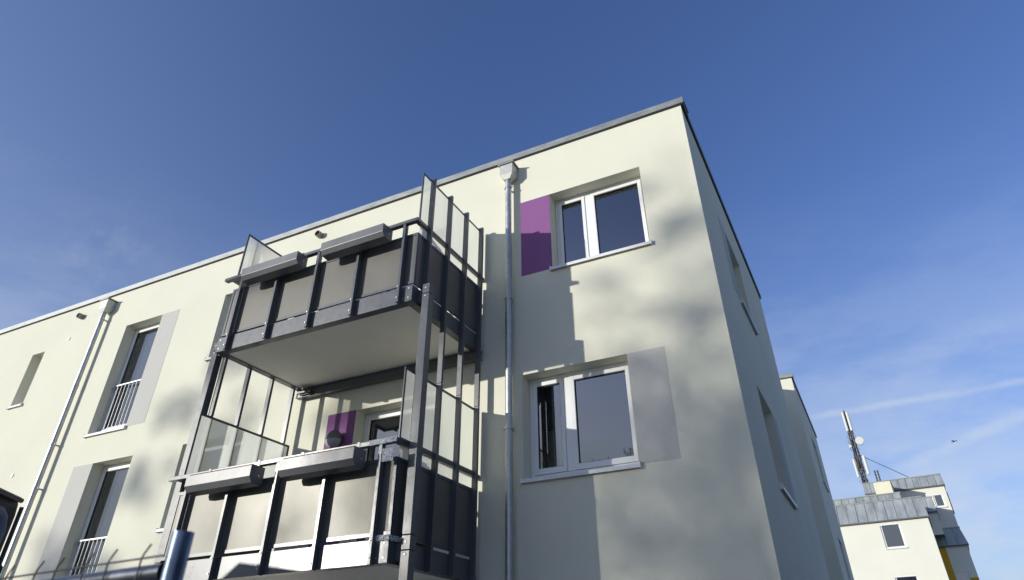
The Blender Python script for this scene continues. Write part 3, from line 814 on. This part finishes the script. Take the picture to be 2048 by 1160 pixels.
# antenna mast on that roof
def mast():
    th = R_(-4.066); c0, s0_ = math.cos(th), math.sin(th)
    def W(s, k, z): return (1.585 + s * c0 - k * s0_, 32.604 + s * s0_ + k * c0, z)
    o = empty('antenna_mast', W(-.86, 8, 11.6)); o.rotation_euler = (0, 0, th)
    tag(o, 'dark lattice antenna mast with white panel antennas on the background roof', 'antenna mast')
    rnd = random.Random(4)
    legs = [(-.12, -.07), (.12, -.07), (0, .13)]
    for x, y in legs:
        m = MB(); m.tube([(x, y, -.1), (x, y, 3.6)], .036, 8); m.build('mast_leg', M['mastdark'], o)
    m = MB(); z = 0
    while z < 3.5:
        for i in range(3):
            a, b_ = legs[i], legs[(i + 1) % 3]
            m.tube([(a[0], a[1], z), (b_[0], b_[1], z + .22)], .012, 5); m.tube([(b_[0], b_[1], z + .22), (a[0], a[1], z + .44)], .012, 5)
        z += .44
    m.build('lattice', M['mastdark'], o)
    m = MB()
    for i in range(12):
        x, y = rnd.uniform(-.16, .16), rnd.uniform(-.2, .0)
        pts = []
        zz = -.1; top = rnd.choice([3.6, 3.5, 2.6, 1.9, 3.65])
        while zz < top:
            pts.append((x + rnd.uniform(-.05, .05), y + rnd.uniform(-.03, .03), zz)); zz += .3
        pts.append((rnd.uniform(-.2, .2), -.15, top + .02))
        m.tube(pts, .026, 5)
    for z in (.6, 1.2, 2.0, 2.6, 3.1, 3.4):
        m.tube([(-.16, -.14, z), (-.24 - .06 * rnd.random(), -.16, z - .12), (-.13, -.12, z - .3)], .012, 5)
        m.tube([(.16, -.14, z), (.26, -.16, z - .14), (.13, -.12, z - .33)], .012, 5)
        m.box(-.15, .15, -.16, -.08, z - .06, z + .05)
    m.build('cable_bundle', M['mastdark'], o)
    m = MB(); m.tube([(0, 0, 3.5), (0, 0, 5.0)], .05, 8); m.tube([(0, 0, 5.0), (0, 0, 5.12)], .015, 6); m.build('top_pole', M['mastdark'], o)
    for x, z0, z1, w in ((-.10, 3.62, 4.86, .155), (.155, 3.62, 4.84, .17), (-.26, .72, 1.84, .15), (.36, .84, 1.98, .18)):
        m = MB(); n = 12; y = -.2
        pts = [(x + w / 2 * math.cos(a) * 1.0, y + .055 * math.sin(a)) for a in [2 * math.pi * k / n for k in range(n)]]
        vs = [(p[0], p[1], z0) for p in pts] + [(p[0], p[1], z1) for p in pts]
        m.add(vs, [(k, (k + 1) % n, n + (k + 1) % n, n + k) for k in range(n)], True)
        m.add([vs[k] for k in range(n)], [tuple(range(n))]); m.add([vs[n + k] for k in range(n)], [tuple(range(n))])
        a = m.build('panel_antenna', M['antenna'], o)
        m = MB(); m.box(x - .02, x + .02, y + .05, -.05, z0 + .1, z0 + .15); m.box(x - .02, x + .02, y + .05, -.05, z1 - .15, z1 - .1); m.build('antenna_bracket', M['mastdark'], a)
    m = MB(); m.tube([(.41, -.28, 2.9), (.41, -.16, 2.9)], [.25, .25], 24); m.tube([(.41, -.16, 2.9), (.41, -.05, 2.9)], [.2, .06], 16)
    d = m.build('dish', M['antenna'], o)
    m = MB(); m.tube([(.38, -.1, 2.9), (.05, -.02, 2.9)], .025, 6); m.build('dish_arm', M['mastdark'], d)
    m = MB(); m.tube([(-.22, -.2, 2.66), (-.22, -.08, 2.66)], .09, 14); m.build('small_dish', M['antenna'], o)
    m = MB(); m.tube([(.12, 0, 2.12), (2.45, -.3, .35)], .022, 6); m.build('brace_rod', M['mastdark'], o)
    for x in (.74, .90):
        m = MB()
        for i in range(4): m.tube([(x - .02 * i * 0, -.5, .28 + i * .17), (x, -.5, .40 + i * .17)], .052, 8)
        m.tube([(x, -.5, -.1), (x, -.5, .95)], .03, 6)
        m.build('insulator', M['mastdark'] , o)
mast()

# ------------------------------------------------------------------ bird
def bird():
    o = empty('bird', (6.23, 35.96, 12.61), R_(35)); tag(o, 'small black bird gliding in the sky at the right', 'bird')
    m = MB(); m.tube([(0, -.16, 0), (0, -.12, .005), (0, -.04, 0), (0, .05, 0), (0, .13, 0), (0, .20, .0)], [.006, .022, .038, .034, .018, .012], 8)
    vs = [(0, .02, .02)]
    for sg in (-1, 1):
        m.add([(sg * .02, -.06, .02), (sg * .13, -.09, .07), (sg * .30, -.02, .02), (sg * .15, .02, .06), (sg * .02, .06, .02),
               (sg * .02, -.06, .008), (sg * .13, -.09, .062), (sg * .30, -.02, .015), (sg * .15, .02, .052), (sg * .02, .06, .008)],
              [(0, 1, 2, 3, 4), (9, 8, 7, 6, 5), (0, 5, 6, 1), (1, 6, 7, 2), (2, 7, 8, 3), (3, 8, 9, 4)])
    m.prism([(-.01, .16), (.01, .16), (.04, .26), (-.04, .26)], 2, -.004, .004)
    m.build('body', M['bird'], o); o.scale = (.75, .75, .75)
bird()

# ------------------------------------------------------------------ building-site fence in front
def fence():
    O = Vector((-.36, -6.40, 0)); d = Vector((-.99767, .0682, 0)).normalized()
    ang = math.atan2(d.y, d.x)
    o = empty('site_fence', O, ang); tag(o, 'galvanised building site fence, its tube and wire tips blurred at the bottom left', 'fence')
    # local x runs along the fence away to the left; the mesh is on the camera side (+y local is towards -y world)
    m = MB(); m.tube([(0, 0, .05), (0, 0, 2.045)], .021, 24, caps=False)
    m.tube([(0, 0, .05), (0, 0, 2.044)], .0185, 24, caps=False)
    n = 24
    m.add([(r * math.cos(2 * math.pi * k / n), r * math.sin(2 * math.pi * k / n), 2.0445) for r in (.0185, .021) for k in range(n)],
          [(k, (k + 1) % n, n + (k + 1) % n, n + k) for k in range(n)])
    m.build('post', M['fencepost'], o)
    m = MB(); m.tube([(3.4, 0, .05), (3.4, 0, 2.045)], .021, 16); m.build('post', M['fencepost'], o)
    m = MB(); m.tube([(.0215, 0, 1.975), (3.379, 0, 1.975)], .0165, 20); m.tube([(.0205, 0, 1.975), (.03, 0, 1.975)], [.022, .0166], 16, caps=False); m.build('top_tube', M['fencesteel'], o)
    m = MB(); m.tube([(.0215, 0, .2), (3.379, 0, .2)], .0165, 12); m.build('bottom_tube', M['fencesteel'], o)
    y = .021
    first = None
    for i in range(33):
        x = .085 + i * .1
        if first is None:
            m = MB(); m.tube([(0, y, .15), (0, y, 1.99), (-.001, y, 2.003), (-.006, y, 2.011), (-.02, y, 2.026)], .0021, 6)
            first = m.build('wire', M['mastdark'], o); first.location = (x, 0, 0)
        else:
            w = shared('wire', first, o, (x, 0, 0)); w.rotation_euler = (0, R_([-.3, .4, -.1, .25][i % 4]), 0)
    for z in (2.000, 1.80, 1.55, 1.3, 1.05, .8, .55, .3):
        m = MB(); m.tube([(.01, y + .004, z), (3.39, y + .004, z)], .0021, 6); m.build('wire', M['mastdark'], o)
    for x in (0, 3.4):
        m = MB(); m.box(x - .12, x + .12, -.3, .3, 0, .13); m.build('foot', M['concrete'], o, bevel=.02)
fence()

# ------------------------------------------------------------------ site cabin at the left edge
def cabin():
    C = Vector((-6.06, -3.73, 0)); a = Vector((.548, -.837, 0)).normalized()
    o = empty('site_cabin', C, math.atan2(a.y, a.x)); tag(o, 'dark steel site cabin with a round cornered window frame, just showing at the left edge', 'cabin')
    # local x: along the visible side towards the photographer, local -y: away to the left, z up
    L_, Wd = 2.2, 3.7
    def skin(y0, y1, name):
        mb = MB()
        mb.prism([(0, .1), (0, 3.10), (.02, 3.19), (.07, 3.24), (.14, 3.24), (.14, .1)], 1, y0, y1)
        mb.prism([(.141, 3.10), (.141, 3.24), (L_, 3.24), (L_, 3.10)], 1, y0, y1)
        mb.prism([(.141, .1), (.141, 2.0), (L_ - .12, 2.0), (L_ - .12, .1)], 1, y0, y1)
        mb.prism([(L_ - .119, 3.099), (L_, 3.099), (L_, .1), (L_ - .119, .1)], 1, y0, y1)
        mb.prism([(.141, 2.98), (.141, 3.099), (.26, 3.099), (.18, 3.06)], 1, y0, y1)
        mb.build(name, M['cab'], o)
    skin(-.04, 0, 'side_wall'); skin(-Wd, -Wd + .04, 'side_wall')
    mb = MB(); mb.box(.0, .04, -Wd + .041, -.041, .1, 3.2); mb.build('end_wall', M['cab'], o)
    mb = MB(); mb.box(L_ - .04, L_, -Wd + .041, -.041, .1, 3.2); mb.build('end_wall', M['cab'], o)
    mb = MB(); mb.box(.05, L_ - .05, -Wd + .05, -.05, .05, .1); mb.build('floor_plate', M['cab'], o)
    pk = 2.55; mb = MB()
    pts = [(.02, 3.205), (.02, 3.245), (-pk, 3.74), (-Wd - .02, 3.60), (-Wd - .02, 3.205)]
    mb.prism(pts, 0, .05, L_ + .02)
    mb.build('roof', M['cab'], o)
    mb = MB(); mb.tube([(.055, .035, 3.215), (L_, .035, 3.215)], .022, 8); mb.build('roof_gutter', M['cab'], o)
    mb = MB()
    pts = [(.15, 2.02), (.15, 2.96), (.19, 3.04), (.27, 3.085), (L_ - .22, 3.085)]
    mb.tube([(p[0] - .01, .002, p[1]) for p in pts], .042, 8)
    mb.build('window_seal', M['cabtrim'], o)
    mb = MB(); mb.add([(.145, -.02, 2.0), (L_ - .12, -.02, 2.0), (L_ - .12, -.02, 3.10), (.25, -.02, 3.10), (.145, -.02, 3.0)], [(0, 1, 2, 3, 4)]); mb.build('window_pane', M['glass'], o, recalc=False)
    mb = MB(); mb.tube([(.0, .03, 3.17), (.0, .03, 1.2)], .018, 8); mb.build('door_edge', M['cab'], o)
    mb = MB(); mb.box(-.02, .14, -.01, .05, 2.60, 2.70); mb.box(.0, .09, .05, .075, 2.615, 2.685); mb.build('hinge', M['rubber'], o, bevel=.008)
cabin()

# ------------------------------------------------------------------ bare trees behind the photographer (they shade the wall and mirror in the glass)
def tree_mesh(seed, height, spread, levels=6, dense=1.0, rmin=.0):
    rnd = random.Random(seed)
    V = []; F = []
    def seg(p, q, r0, r1, n):
        base = len(V)
        t = (q - p).normalized(); ref = Vector((0, 0, 1)) if abs(t.z) < .9 else Vector((1, 0, 0))
        a = t.cross(ref).normalized(); b_ = t.cross(a)
        for c, r in ((p, r0), (q, r1)):
            for k in range(n):
                an = 2 * math.pi * k / n
                V.append(c + a * (r * math.cos(an)) + b_ * (r * math.sin(an)))
        for k in range(n): F.append((base + k, base + (k + 1) % n, base + n + (k + 1) % n, base + n + k))
    def grow(p, d, r, length, lev):
        n = 8 if lev == 0 else (6 if lev == 1 else (4 if lev < 4 else 3))
        steps = 4 if lev < 3 else 3
        kids = []
        for i in range(steps):
            q = p + d * (length / steps)
            r = max(r, rmin); r2 = max(rmin, r * (.88 if lev == 0 else .80))
            seg(p, q, r, r2, n)
            p, r = q, r2
            d = (d + Vector((rnd.gauss(0, 1), rnd.gauss(0, 1), rnd.gauss(0, 1) * .6 + (.25 if lev else 0))) * (.06 if lev == 0 else .16)).normalized()
            if lev < levels and (lev > 0 or i > 0):
                for _ in range(1 + (rnd.random() < .55 * dense)):
                    ax = Vector((rnd.gauss(0, 1), rnd.gauss(0, 1), rnd.gauss(0, 1))).cross(d).normalized()
                    an = R_(rnd.uniform(28, 62))
                    nd = (Matrix.Rotation(an, 3, ax) @ d); nd.z += .08 * spread; nd.normalize()
                    kids.append((p.copy(), nd, r * rnd.uniform(.5, .72), length * rnd.uniform(.52, .78)))
        if lev < levels:
            kids.append((p.copy(), d, r * .9, length * .7))
        for k in kids: grow(*k, lev + 1)
    grow(Vector((0, 0, 0)), Vector((0, 0, 1)), height * .022, height * .36, 0)
    zs = max(v.z for v in V); sc = height / zs
    me = bpy.data.meshes.new('crown')
    vv = [(v.x * sc, v.y * sc, v.z * sc) for v in V]
    me.from_pydata(vv, [], F)
    me.materials.append(M['bark'])
    return me
def tree(loc, me, rz, scale, label):
    o = empty('bare_tree', loc, rz); tag(o, label, 'tree', 'bare trees behind the photographer')
    c = bpy.data.objects.new('crown', me); COL.objects.link(c); c.parent = o; c.scale = scale
    return o
meA = tree_mesh(11, 16.8, 1.0, 5, .42, .017)
meB = tree_mesh(5, 16.0, 1.0, 4, 1.2)
tree((-29.1, -36, 0), meA, 0.4, (.6, .6, 1), 'tall bare tree behind the camera shading the right of the wall')
tB = tree((-38.6, -37, 0), meB, 2.0, (.8, .8, .95), 'tall bare tree behind the camera shading the left of the wall')
meC = tree_mesh(23, 15.2, 1.0, 6, .7, .02)
tree((-10.8, -33, 0), meC, 1.0, (1.1, 1.1, 1), 'bare tree behind the camera mirrored in the lower window')
# dense clusters added to the crowns to throw blotchy shade on the wall
rnd = random.Random(3)
cl = MB()
blobs = [(Vector((rnd.uniform(-.8, .8), rnd.uniform(-.8, .8), rnd.uniform(-.8, .8))), rnd.uniform(.22, .5)) for _ in range(6)]
for i in range(430):
    c_, q_ = rnd.choice(blobs)
    v = c_ + Vector((rnd.gauss(0, .5), rnd.gauss(0, .5), rnd.gauss(0, .5))) * q_
    d = Vector((rnd.gauss(0, 1), rnd.gauss(0, 1), rnd.gauss(0, 1))).normalized()
    e = d.orthogonal().normalized() * .05
    cl.add([v - d * .12 - e, v - d * .12 + e, v + d * .14], [(0, 1, 2)])
src = None
tA = bpy.data.objects['bare_tree']
def cluster(px_, pz, rad, t=36., rz=None, par=None):
    """an added cluster whose place in the crown is given by where the low sun throws its shade on the wall"""
    global src
    P = Vector((px_, 0, pz)) + Vector((-.83, -1, .244)) * t
    par = par or tA
    if src is None: src = cl.build('shade_cluster', M['bark'], par, recalc=False); o = src
    else: o = shared('shade_cluster', src, par)
    o.matrix_parent_inverse = Matrix.Identity(4)
    o.location = Matrix.Rotation(-par.rotation_euler.z, 3, 'Z') @ (P - Vector(par.location))
    o.scale = rad if isinstance(rad, tuple) else (rad,) * 3
    o.rotation_euler = (rnd.uniform(0, 6), rnd.uniform(0, 6), rnd.uniform(0, 6))
for c_ in [(-.42, 6.75, .52), (-.15, 6.9, .4), (-1.35, 6.2, .42), (-1.1, 5.0, .5), (-.55, 4.5, .55), (-.15, 5.5, .5), (-.2, 3.9, .55), (-1.25, 3.1, .32), (-1.05, 2.4, .34), (-.1, 3.0, .42), (-.62, 3.45, .28), (-.75, 4.1, .3),
           (-.3, 2.3, .36), (.2, 6.0, .5), (-.8, 7.6, .35), (-.25, 5.0, .34), (-.9, 5.6, .28), (-1.55, 5.75, .25), (-.5, 5.3, .25), (-1.45, 4.5, .28), (-.95, 3.75, .22), (-1.3, 2.0, .3), (-.05, 4.4, .36), (-.7, 2.75, .24), (-.45, 1.9, .3)]:
    cluster(c_[0], c_[1], (c_[2] * rnd.uniform(.4, .65), c_[2] * .55, c_[2] * rnd.uniform(.7, 1.1)), 36 + rnd.uniform(-2.5, 2.5))
for c_ in [(-4.2, 2.8, .26), (-3.35, 2.75, .24), (-6.9, 6.2, .4), (-8.3, 6.6, .45), (-9.3, 5.8, .5), (-8.0, 5.3, .45), (-9.8, 4.6, .5), (-11.4, 3.5, .5), (-10.1, 3.2, .45), (-12.0, 2.7, .5), (-5.6, 5.2, .4), (-4.9, 6.4, .35), (-4.4, 4.6, .4)]:
    cluster(c_[0], c_[1], c_[2], 37 + rnd.uniform(-2.5, 2.5), par=tB)

# unseen evergreen screen added at the right to keep low sky light off the side wall
rnd = random.Random(9)
nb = MB()
for i in range(5200):
    h = rnd.random() ** .8; a = rnd.uniform(0, 2 * math.pi); rr = (1 - h) * 1.0 * rnd.uniform(.55, 1.0) + .03
    v = Vector((rr * math.cos(a), rr * math.sin(a), h))
    d = Vector((math.cos(a), math.sin(a), -.4 + rnd.gauss(0, .3))).normalized(); e = d.cross(Vector((rnd.gauss(0, .3), rnd.gauss(0, .3), 1))).normalized()
    nb.add([v - e * .075, v + e * .075, v + d * .17 + Vector((0, 0, -.02))], [(0, 1, 2)])
M['needles'] = plain('fir_needles', (.035, .055, .03), .7, nscale=3, lo=.7, hi=1.3)
first = None
for i, (x, y, h_, w_) in enumerate(((9.6, 6.2, 8.0, 1.9), (9.9, 3.2, 9.2, 2.1), (9.4, .1, 8.4, 2.0), (10.0, -3.0, 9.6, 2.2), (9.5, -6.2, 8.1, 2.0), (10.2, -9.4, 9.0, 2.2), (9.8, -12.6, 8.6, 2.1))):
    o = empty('screen_fir', (x, y, 0), rnd.uniform(0, 6)); tag(o, 'dark fir tree %s, added out of view to dim the side wall' % ('nearest the background house', 'second from the far end', 'third from the far end', 'in the middle', 'third from the near end', 'second from the near end', 'behind the photographer')[i], 'tree', 'unseen firs added to dim the side wall')
    if first is None: first = nb.build('crown', M['needles'], o, recalc=False); c_ = first
    else: c_ = shared('crown', first, o)
    c_.scale = (w_, w_, h_ - .4); c_.location = (0, 0, .4)
    m = MB(); m.tube([(0, 0, 0), (0, 0, h_ * .5), (0, 0, h_ * .95)], [.16, .1, .02], 8); m.build('trunk', M['bark'], o)
